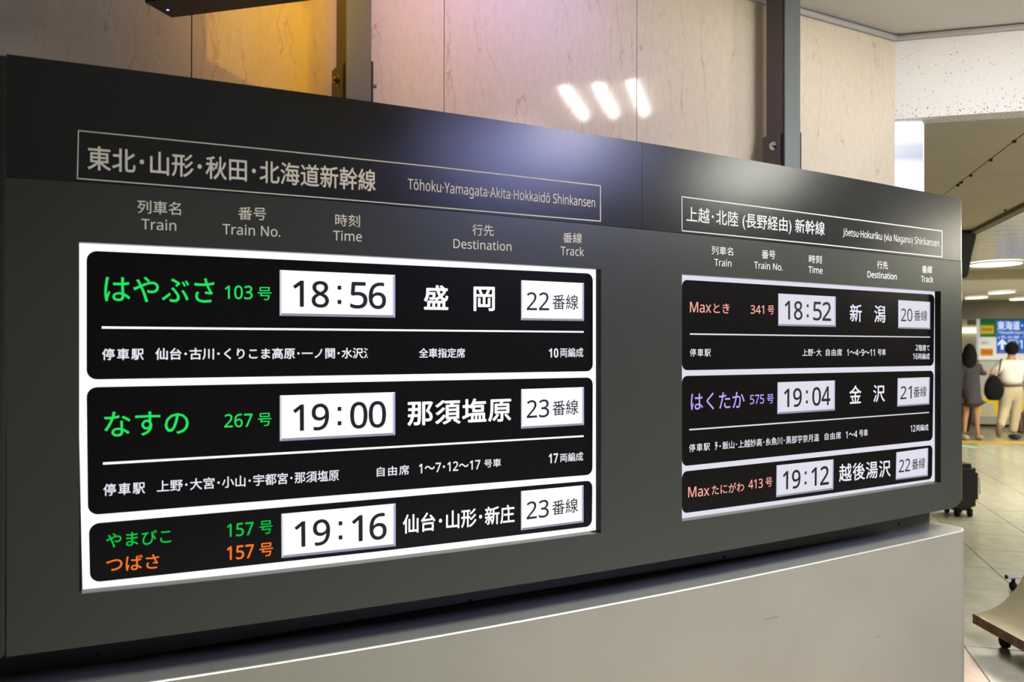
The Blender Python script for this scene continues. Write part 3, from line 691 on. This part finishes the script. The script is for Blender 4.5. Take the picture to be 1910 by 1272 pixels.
# glowing column end beside the marble
lp = thing('light_panel', 'bright white glowing panel at the end of the marble wall', 'light panel')
a_ = onY(1672, 400, WY); q0 = Vector((3.306, .33, 0)); q1 = onZ(1723.5, 225, 2.60)
q1 = Vector((q1.x, q1.y, 0)); dirx = (q1 - q0).normalized(); ny = Vector((-dirx.y, dirx.x, 0)); Ml = frame45(q0, dirx, ny)
L_ = (q1 - q0).length
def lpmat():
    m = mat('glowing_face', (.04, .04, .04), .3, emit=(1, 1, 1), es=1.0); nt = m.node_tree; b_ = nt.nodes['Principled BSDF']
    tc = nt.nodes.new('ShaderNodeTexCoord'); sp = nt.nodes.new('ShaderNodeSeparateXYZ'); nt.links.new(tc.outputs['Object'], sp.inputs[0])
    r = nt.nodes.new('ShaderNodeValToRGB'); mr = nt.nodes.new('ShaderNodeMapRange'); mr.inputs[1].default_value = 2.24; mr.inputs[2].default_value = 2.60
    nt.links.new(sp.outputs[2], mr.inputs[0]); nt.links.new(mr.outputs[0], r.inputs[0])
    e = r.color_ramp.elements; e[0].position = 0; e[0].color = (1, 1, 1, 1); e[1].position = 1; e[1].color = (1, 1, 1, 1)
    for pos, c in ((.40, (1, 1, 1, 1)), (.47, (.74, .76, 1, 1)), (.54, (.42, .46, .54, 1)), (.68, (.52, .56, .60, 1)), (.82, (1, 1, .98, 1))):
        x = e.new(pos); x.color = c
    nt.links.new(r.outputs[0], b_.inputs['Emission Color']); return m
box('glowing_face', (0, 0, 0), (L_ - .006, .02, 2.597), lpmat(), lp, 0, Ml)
box('edge_strip', (L_ - .006, -.001, 0), (L_, .05, 2.599), M_grey, lp, 0, Ml)

# ceiling lamps of the far hall
def oval(px, py, z, rx, ry, label):
    p = onZ(px, py, z); t = thing('round_ceiling_light', label, 'light', 'oval ceiling lights of the far hall')
    b = bmesh.new(); n = 28; rim = []
    for rr, zz in ((1.08, 0), (1.08, -.02), (1.0, -.022)):
        rim.append([b.verts.new((rr * rx * math.cos(2 * math.pi * k / n), rr * ry * math.sin(2 * math.pi * k / n), zz)) for k in range(n)])
    for A, B_ in zip(rim[:-1], rim[1:]):
        for k in range(n): b.faces.new((A[k], A[(k + 1) % n], B_[(k + 1) % n], B_[k]))
    M_ = Matrix((_r0, Vector((math.sin(YAW), math.cos(YAW), 0)), Vector((0, 0, 1)))).transposed().to_4x4(); M_.translation = p
    b.transform(M_); obj('lamp_rim', b, M_white, t)
    b = bmesh.new(); b.faces.new([b.verts.new((rx * math.cos(2 * math.pi * k / n), ry * math.sin(2 * math.pi * k / n), -.021)) for k in range(n)]); b.transform(M_)
    obj('diffuser', b, M_lamp, t)
oval(1857, 490, 2.565, .25, .31, 'largest and nearest oval ceiling light')
oval(1821, 553.5, 2.448, .125, .27, 'small oval ceiling light closest to the departure board edge')
oval(1868, 543.5, 2.448, .135, .27, 'small oval ceiling light between the other small ones')
oval(1906, 556, 2.448, .15, .27, 'small oval ceiling light at the right edge above the blue sign')

# black loudspeaker hanging by the step in the ceiling
sp = thing('hanging_speaker', 'black wedge-shaped speaker hanging under the ceiling step', 'speaker')
Zs = 7.2
pts = [at(x, y, Zs) for x, y in ((1788, 432), (1822.5, 416), (1820, 445), (1812, 478), (1806, 512), (1802, 518), (1790, 520))]
prism('speaker_case', pts, _w * .25, mat('speaker_black', (.012, .012, .014), .5), sp)

# ================================================================ FAR SIGN WALL
M_green = mat('sign_green', srgb(30, 130, 70), .5, emit=srgb(20, 110, 55), es=.35)
M_blue = mat('sign_blue', srgb(30, 100, 210), .5, emit=srgb(30, 110, 200), es=.35)
M_sw = mat('sign_white', (.85, .85, .80), .5, emit=(.9, .9, .85), es=.4)
M_yel = mat('sign_yellow_label', srgb(240, 205, 20), .5, emit=srgb(240, 200, 10), es=.3)
M_or = mat('sign_orange_label', srgb(245, 160, 30), .5, emit=srgb(245, 150, 10), es=.25)
M_lt = mat('sign_lettering', srgb(235, 240, 250), .5, emit=srgb(225, 235, 255), es=.7)
M_dt = mat('sign_dark_text', (.06, .06, .05), .6)
sg = thing('guide_sign', 'large backlit blue and green direction sign beyond the two walkers', 'sign')
quad45('sign_case', 1826, 590, 2010, 672, M_sw, sg, -.30, .2)
quad45('green_panel', 1828, 594, 1858.5, 628.5, M_green, sg, -.32, .018)
quad45('green_panel', 1859, 590.8, 2008, 596, M_green, sg, -.32, .018)
quad45('blue_panel', 1859, 596.5, 2008, 660, M_blue, sg, -.32, .018)
quad45('yellow_label', 1829, 607, 1853.5, 622.5, M_yel, sg, -.34, .018, .003)
quad45('orange_label', 1829, 650, 1852.5, 663.5, M_or, sg, -.34, .018)
def T45(s, x0, x1, y0, y1, m, dc=-.352, **k):
    text('sign_lettering', s, x0, x1, y0, y1, y0, y1, m, sg, plane=lambda x, y: w45(x, y, dc), **k)
T45('東海道･山陽新幹線', 1860.5, 1982, 598.5, 615.5, M_lt, bold=.02)
T45('Tōkaidō·San\'yō Shinkansen', 1862, 1962, 617.5, 624.5, M_lt, bold=.01)
T45('(名古屋･新大阪方面)', 1862, 1975, 626, 632.5, M_lt)
T45('切符売場', 1830.5, 1850, 611.5, 618, M_dt, dc=-.362); T45('お知らせ', 1830.5, 1845, 636, 642.5, M_dt, dc=-.33)
T45('Tickets', 1830.5, 1850, 653, 659.5, mat('label_text', (.4, .12, .03), .6), dc=-.362, latin=True)
T45('14', 1901, 1924, 634, 650, M_lt); T45('1', 1864, 1866, 655, 660, M_or)
b = bmesh.new()
b.faces.new([b.verts.new(w45(x, y, -.352)) for x, y in ((1869.3, 632.5), (1878.5, 640.5), (1878.5, 645), (1871.8, 640), (1871.8, 652), (1867, 652), (1867, 640), (1861, 645), (1861, 640.5))])
obj('arrow_symbol', b, M_lt, sg)
b = bmesh.new()
for (x0, y0, x1, y1) in ((1881, 634, 1898, 635), (1881, 650, 1898, 651), (1881, 634, 1882, 651), (1897, 634, 1898, 651)):
    b.faces.new([b.verts.new(w45(x, y, -.352)) for x, y in ((x0, y0), (x1, y0), (x1, y1), (x0, y1))])
obj('train_symbol_frame', b, M_lt, sg)
T45('~', 1864, 1880, 656.2, 658.8, mat('pink_text', srgb(225, 90, 150), .6, emit=srgb(225, 90, 150), es=.3))
ct = thing('ticket_counter', 'white ticket counter with a yellow band behind the walkers', 'counter')
quad45('counter_body', 1826, 672, 2010, 795, M_white, ct, -.05, .5)
quad45('yellow_band', 1826, 742, 2010, 776, M_yel, ct, -.07, .018)
quad45('notice_sheet', 1832, 752, 1841, 771, M_white, ct, -.09, .012); quad45('notice_sheet', 1842, 752, 1854, 771, M_white, ct, -.09, .012)
quad45('counter_base', 1826, 776, 2010, 795, mat('counter_base', (.6, .58, .5), .6), ct, -.10, .05)
quad45('brown_strip', 1806, 596, 1826, 606, M_riser, ct, -.02, .06)  # brown strip beside the sign, its lettering left out
# yellow guide line on the floor
yl = thing('floor_line', 'yellow painted line across the far floor', 'floor marking')
a0, a1 = onZ(1740, 825, .002), onZ(2020, 829, .002)
b = bmesh.new(); d = _w * .32; d.z = 0; b.faces.new([b.verts.new(Vector((p.x, p.y, .0015))) for p in (a0, a1, a1 + d, a0 + d)])
obj('painted_line', b, mat('yellow_paint', srgb(225, 180, 40), .5), yl)
gm = thing('floor_sticker', 'pale green oval sticker on the far floor', 'floor marking')
p = onZ(1806, 833, .0015); b = bmesh.new(); b.faces.new([b.verts.new(p + _r0 * (.10 * math.cos(t)) + Vector((_w.x, _w.y, 0)) * (.22 * math.sin(t))) for t in [2 * math.pi * k / 20 for k in range(20)]])
obj('sticker', b, mat('green_sticker', srgb(160, 215, 165), .5), gm)

# ================================================================ SUITCASE
def at0(px, Z, z=0.0):                           # floor-standing helper: point at camera depth Z, height z
    q = at(px, 645, Z); return Vector((q.x, q.y, z))
su = thing('suitcase', 'black wheeled suitcase standing just beyond the board end', 'suitcase')
Zc = 7.75; o_ = at0(1793, Zc, 0)
Mc = Matrix((_r0, Vector((math.sin(YAW), math.cos(YAW), 0)), Vector((0, 0, 1)))).transposed().to_4x4(); Mc.translation = o_
M_nyl = mat('black_nylon', (.010, .010, .011), .45, bump=.2, bscale=120)
box('suitcase_body', (-.14, -.10, .055), (.10, .16, .49), M_nyl, su, .04, Mc)
box('front_pocket', (.0, -.07, .10), (.145, .13, .45), mat('pocket_nylon', (.014, .014, .015), .4), su, .05, Mc)
for x, y in ((-.075, -.06), (.045, -.06), (-.075, .12), (.045, .12)):
    b = bmesh.new(); cyl(b, (x - .014, y, .028), (x + .014, y, .028), .028, n=14); add_box(b, (x - .02, y - .015, .03), (x + .02, y + .02, .07)); b.transform(Mc); obj('wheel', b, M_black, su)
b = bmesh.new()
for x in (-.09, .04): cyl(b, (x, .1, .49), (x, .1, .56), .008, n=8)
cyl(b, (-.1, .1, .56), (.05, .1, .56), .012, n=8); b.transform(Mc); obj('pull_handle', b, M_black, su)
b = bmesh.new(); cyl(b, (.156, -.03, .2), (.156, -.02, .36), .006, n=6); b.transform(Mc); obj('zip_strip', b, M_grey, su)

# ================================================================ ROLLING STANDS
rs = thing('rolling_stand', 'cream flared rolling base with worn brown edge at lower right', 'stand')
ea = R(27); ex = Vector((math.cos(ea), -math.sin(ea), 0)); ey = Vector((-math.sin(ea), -math.cos(ea), 0))
q = at(1814.7, 1161.7, 4.43); o_ = Vector((q.x, q.y, 0)); Mr = frame45(o_, ex, ey)
zb0 = q.z; th = .050
prof = [(0, 0), (.06, .010), (.10, .022), (.14, .042), (.18, .072), (.22, .112), (.255, .16), (.285, .215), (.31, .28), (.33, .36), (.345, .46), (.355, .60), (.36, .80)]
prof = [(x, z + zb0 + th) for x, z in prof]
inner = [(x + .03, z - .012) for x, z in prof[::-1]]
b = bmesh.new(); ring0 = [b.verts.new((x, 0, z)) for x, z in prof + inner]; ring1 = [b.verts.new((x, 1.1, z)) for x, z in prof + inner]
n = len(ring0)
for k in range(n): b.faces.new((ring0[k], ring0[(k + 1) % n], ring1[(k + 1) % n], ring1[k]))
b.faces.new(ring0[::-1]); b.faces.new(ring1)
b.transform(Mr)
sh = obj('flared_shell', b, mat('cream_shell', (.46, .41, .24), .25, noise=.06, nscale=12, coat=.3), rs, True)
sh.data.set_sharp_from_angle(angle=R(40))
M_worn = mat('worn_edge', (.16, .10, .05), .8, noise=.5, nscale=30)
box('edge_board', (-.002, 0, zb0), (.06, 1.1, zb0 + th), M_worn, rs, 0, Mr)
box('base_board', (.06, 0, zb0), (.55, 1.1, zb0 + th * .6), M_worn, rs, 0, Mr)
for (x, y) in ((.11, .10), (.45, .10), (.11, 1.0), (.45, 1.0)):
    b = bmesh.new(); cyl(b, (x - .013, y, .034), (x + .013, y, .034), .034, n=16); cyl(b, (x - .02, y + .012, .055), (x + .02, y + .012, .055), .022, n=10); cyl(b, (x, y, .05), (x, y, zb0), .016, n=10); b.transform(Mr)
    obj('caster', b, M_black, rs)
r2 = thing('rolling_stand', 'pale bar foot on a black caster behind the cream flared base', 'stand')
q = at(1877, 1076, 5.35); Mb = Matrix((_r0, Vector((math.sin(YAW), math.cos(YAW), 0)), Vector((0, 0, 1)))).transposed().to_4x4(); Mb.translation = Vector((q.x, q.y, 0))
b = bmesh.new(); cyl(b, (0, 0, q.z), (.45, 0, q.z), .013, n=12); b.transform(Mb); obj('foot_bar', b, M_white, r2, True)
b = bmesh.new(); cyl(b, (-.004, 0, q.z), (.004, 0, q.z), .0135, n=12); b.transform(Mb); obj('end_plug', b, M_black, r2)
for x in (.045, .40):
    b = bmesh.new(); cyl(b, (x - .012, 0, .028), (x + .012, 0, .028), .028, n=14); cyl(b, (x, 0, .03), (x, 0, q.z), .012, n=8); b.transform(Mb); obj('caster', b, M_black, r2)
box('upright_post', (.21, -.015, q.z), (.24, .015, 1.0), M_white, r2, .003, Mb)

# ================================================================ PEOPLE
def skin(name, joints, edges, m, parent, sub=2, root=0):
    """joints: (world point, radius).  One continuous tapering surface."""
    me = bpy.data.meshes.new(name); me.from_pydata([tuple(j[0]) for j in joints], edges, [])
    o = link(name, me, None, (m,))
    md = o.modifiers.new('s', 'SKIN'); md.use_smooth_shade = True
    for i, (v, j) in enumerate(zip(me.skin_vertices[0].data, joints)):
        r_ = j[1]; v.radius = r_ if isinstance(r_, tuple) else (r_, r_); v.use_root = (i == root)
    s_ = o.modifiers.new('d', 'SUBSURF'); s_.levels = sub; s_.render_levels = sub
    bpy.context.view_layer.update(); dg = bpy.context.evaluated_depsgraph_get()
    nm = bpy.data.meshes.new_from_object(o.evaluated_get(dg)); bpy.data.objects.remove(o)
    nm.name = name
    for p_ in nm.polygons: p_.use_smooth = True
    if not nm.materials: nm.materials.append(m)
    return link(name, nm, parent)
def blob(name, c, rx, ry, rz, m, parent, fn=None):
    b = bmesh.new(); bmesh.ops.create_icosphere(b, subdivisions=3, radius=1)
    for v in b.verts:
        q = v.co.copy()
        if fn: q = fn(q)
        v.co = Vector(c) + _r0 * (q.x * rx) + FW * (q.y * ry) + Vector((0, 0, q.z * rz))
    return obj(name, b, m, parent, True)
FW = Vector((math.sin(YAW), math.cos(YAW), 0))
M_skin = mat('skin', (.50, .27, .17), .5); M_hair = mat('dark_hair', (.010, .007, .006), .9, spec=.2)
def hand(P, dirv, sidev, m, parent, name='hand', s=1.0):
    """palm with five bent fingers of unequal length and a thumb leaving the side"""
    dirv = dirv.normalized(); sidev = (sidev - dirv * sidev.dot(dirv)).normalized(); nv = dirv.cross(sidev)
    J = [(P, .022 * s), (P + dirv * .045 * s, .026 * s), (P + dirv * .08 * s, .024 * s)]; E = [(0, 1), (1, 2)]
    for k, (off, ln) in enumerate(((-.03, .062), (-.010, .076), (.010, .072), (.029, .056))):
        i = len(J); b0 = P + dirv * .085 * s + sidev * off * s
        J += [(b0, .0095 * s), (b0 + dirv * ln * .5 * s + nv * .006, .0085 * s), (b0 + dirv * ln * .85 * s + nv * .022, .007 * s)]
        E += [(2, i), (i, i + 1), (i + 1, i + 2)]
    i = len(J); b0 = P + dirv * .03 * s - sidev * .032 * s
    J += [(b0, .011 * s), (b0 + (dirv * .7 - sidev * .6) * .04 * s, .0095 * s), (b0 + (dirv * .95 - sidev * .3) * .068 * s, .008 * s)]
    E += [(1, i), (i, i + 1), (i + 1, i + 2)]
    return skin(name, J, E, m, parent, 1)

# --- woman in a dark dress, back to the camera
ZW = 14.0
W = lambda px, py, dz=0: at(px, py, ZW + dz)
wm = thing('person', 'person in dark grey knee-length dress with long black hair, walking away', 'person')
J = [(W(1809, 728), (.13, .10)), (W(1809, 700), (.115, .085)), (W(1810, 683), (.13, .09)), (W(1810, 674), (.05, .05)), (W(1811, 664), (.048, .05)), (W(1812, 655), (.085, .09)), (W(1812, 648), (.07, .08)),
     (W(1795, 680), .048), (W(1790, 704), .038), (W(1792, 728), .028),
     (W(1825, 681), .048), (W(1833, 697, -.05), .038), (W(1846, 695, -.1), .028),
     (W(1802, 740), .08), (W(1802, 768), .052), (W(1800, 781), .046), (W(1799, 808), .026),
     (W(1818, 740), .08), (W(1821, 766), .054), (W(1822, 780), .048), (W(1824, 812), .026)]
E_ = [(0, 1), (1, 2), (2, 3), (3, 4), (4, 5), (5, 6), (2, 7), (7, 8), (8, 9), (2, 10), (10, 11), (11, 12), (0, 13), (13, 14), (14, 15), (15, 16), (0, 17), (17, 18), (18, 19), (19, 20)]
skin('body', J, E_, M_skin, wm)
M_dress = mat('dress_cloth', (.050, .045, .050), .85, bump=.3, bscale=60)
skin('dress', [(W(1809, 735), (.185, .14)), (W(1809, 712), (.16, .12)), (W(1810, 694), (.16, .115)), (W(1810, 681), (.145, .10)), (W(1810, 675), (.07, .06)), (W(1811, 750), (.215, .16)), (W(1812, 760), (.235, .175)),
               (W(1796, 682), .064), (W(1790, 704), .052), (W(1791, 722), .042), (W(1825, 683), .064), (W(1832, 697, -.05), .052), (W(1842, 695.5, -.09), .042)],
     [(0, 1), (1, 2), (2, 3), (3, 4), (0, 5), (5, 6), (3, 7), (7, 8), (8, 9), (3, 10), (10, 11), (11, 12)], M_dress, wm)
blob('hair', W(1808.5, 665, -.05), .115, .115, .225, M_hair, wm, lambda q: Vector((q.x * (1 - .12 * q.z), q.y * (1 - .3 * max(-q.z, 0)), q.z)))
hand(W(1846, 694.5, -.1), _r0 + Vector((0, 0, .1)), Vector((0, 0, 1)), M_skin, wm)
M_cream = mat('cream_shoe', (.55, .45, .28), .5)
for (px, py) in ((1799, 812), (1826, 816)):
    c = W(px, py); c.z = .045; blob('shoe', c, .05, .12, .045, M_cream, wm)

# --- man in a white shirt with a bag, back to the camera, mid-stride
ZM = 14.1
Q = lambda px, py, dz=0: at(px, py, ZM + dz)
mn = thing('person', 'person in white short-sleeved shirt and beige trousers, walking away', 'person')
J = [(Q(1886, 722), (.11, .08)), (Q(1886, 700), (.12, .08)), (Q(1886, 680), (.14, .09)), (Q(1886, 668), (.065, .06)), (Q(1887, 662), (.06, .06)), (Q(1888, 654), (.085, .095)), (Q(1888, 647), (.075, .085)),
     (Q(1866, 678), .058), (Q(1853, 696), .045), (Q(1842, 712, .05), .034), (Q(1838, 724, .1), .03),
     (Q(1906, 678), .058), (Q(1914, 700), .045), (Q(1911, 718, -.05), .034),
     (Q(1877, 732), .10), (Q(1872, 765), .07), (Q(1868, 780, -.1), .055), (Q(1864, 797, -.45), .035),
     (Q(1894, 732), .10), (Q(1894, 765), .07), (Q(1892, 785), .055), (Q(1888, 808), .035)]
E_ = [(0, 1), (1, 2), (2, 3), (3, 4), (4, 5), (5, 6), (2, 7), (7, 8), (8, 9), (9, 10), (2, 11), (11, 12), (12, 13), (0, 14), (14, 15), (15, 16), (16, 17), (0, 18), (18, 19), (19, 20), (20, 21)]
skin('body', J, E_, M_skin, mn)
M_shirt = mat('white_shirt', (.80, .79, .74), .8, bump=.25, bscale=25)
skin('shirt', [(Q(1886, 721), (.215, .15)), (Q(1886, 698), (.195, .13)), (Q(1886, 682), (.20, .13)), (Q(1886, 671), (.10, .08)), (Q(1868, 679), .085), (Q(1857, 692), .078), (Q(1850, 700), .075), (Q(1905, 679), .085), (Q(1912, 692), .078), (Q(1914, 702), .075)],
     [(0, 1), (1, 2), (2, 3), (2, 4), (4, 5), (5, 6), (2, 7), (7, 8), (8, 9)], M_shirt, mn)
M_khaki = mat('beige_trousers', (.50, .43, .29), .85, bump=.25, bscale=25)
skin('trousers', [(Q(1886, 710), (.185, .13)), (Q(1886, 727), (.195, .15)), (Q(1877, 740), .125), (Q(1873, 764), .095), (Q(1869, 782, -.12), .075), (Q(1866, 794, -.35), .068),
                  (Q(1895, 740), .125), (Q(1895, 764), .095), (Q(1892, 786), .08), (Q(1889, 808), .072)],
     [(0, 1), (1, 2), (2, 3), (3, 4), (4, 5), (1, 6), (6, 7), (7, 8), (8, 9)], M_khaki, mn)
blob('hair', Q(1887.5, 650, -.02), .105, .115, .115, M_hair, mn)
for dx in (-1, 1): blob('ear', Q(1888 + dx * 9.6, 656), .012, .02, .03, M_skin, mn)
blob('belt', Q(1886, 718.5), .20, .15, .02, mat('belt_leather', (.05, .045, .03), .5), mn)
hand(Q(1838, 724, .1), Vector((0, 0, -1)), FW, M_skin, mn); hand(Q(1911, 718, -.05), Vector((0, 0, -1)), FW, M_skin, mn)
M_shoe = mat('dark_shoe', (.02, .02, .025), .5)
c = Q(1889, 815); c.z = .045; blob('shoe', c + _r0 * .03, .085, .13, .045, M_shoe, mn)
c = Q(1863, 803, -.5); blob('shoe', c, .05, .05, .12, mat('brown_sole', (.17, .12, .06), .7), mn)
# shoulder bag
bg = thing('shoulder_bag', 'black shoulder bag hanging at the white-shirted person’s left', 'bag')
blob('bag_body', Q(1854, 725, -.22), .165, .09, .235, mat('bag_black', (.006, .006, .009), .95, spec=.2), bg, lambda q: Vector((q.x * (1 - .35 * max(q.z, 0)), q.y, q.z if q.z > -.8 else -.8 - (abs(q.z) - .8) * .2)))
skin('strap', [(Q(1861, 704, -.22), .014), (Q(1864, 690, -.2), .014), (Q(1867, 672, -.1), .014), (Q(1869, 669, 0), .014), (Q(1864, 690, .18), .012)], [(0, 1), (1, 2), (2, 3), (3, 4)], mat('strap_black', (.02, .02, .025), .6), bg, 1)
# person further on, mostly hidden: dark trousers behind the woman
bw = thing('person', 'person in black trousers mostly hidden behind the dark dress', 'person')
ZB = 14.9; Bq = lambda px, py: at(px, py, ZB)
skin('body', [(Bq(1800, 725), (.14, .11)), (Bq(1800, 690), (.15, .10)), (Bq(1800, 678), .06), (Bq(1800, 664), .09), (Bq(1800, 657), .08), (Bq(1804, 745), .09), (Bq(1805, 775), .06), (Bq(1803, 806), .035), (Bq(1796, 745), .09), (Bq(1796, 775), .06), (Bq(1795, 806), .035),
              (Bq(1787, 682), .05), (Bq(1784, 710), .038), (Bq(1784, 730), .03), (Bq(1813, 682), .05), (Bq(1814, 710), .038), (Bq(1814, 730), .03)],
     [(0, 1), (1, 2), (2, 3), (3, 4), (0, 5), (5, 6), (6, 7), (0, 8), (8, 9), (9, 10), (1, 11), (11, 12), (12, 13), (1, 14), (14, 15), (15, 16)], mat('black_clothes', (.015, .015, .018), .8), bw)
# patterned bag standing at the right edge
pb = thing('travel_bag', 'brown patterned travel bag at the right edge behind the beige trousers', 'bag')
q = at(1912, 800, 14.9); Mp = Mc.copy(); Mp.translation = Vector((q.x, q.y, 0))
box('bag_body', (-.12, -.1, .02), (.35, .15, .40), mat('brown_pattern', (.18, .11, .06), .7, noise=.6, nscale=40), pb, .04, Mp)
b = bmesh.new()
for k in range(8):
    t0, t1 = math.pi * k / 8, math.pi * (k + 1) / 8
    cyl(b, (.11 - .12 * math.cos(t0), .02, .39 + .14 * math.sin(t0)), (.11 - .12 * math.cos(t1), .02, .39 + .14 * math.sin(t1)), .012, n=6)
b.transform(Mp); obj('bag_handle', b, M_dark, pb)
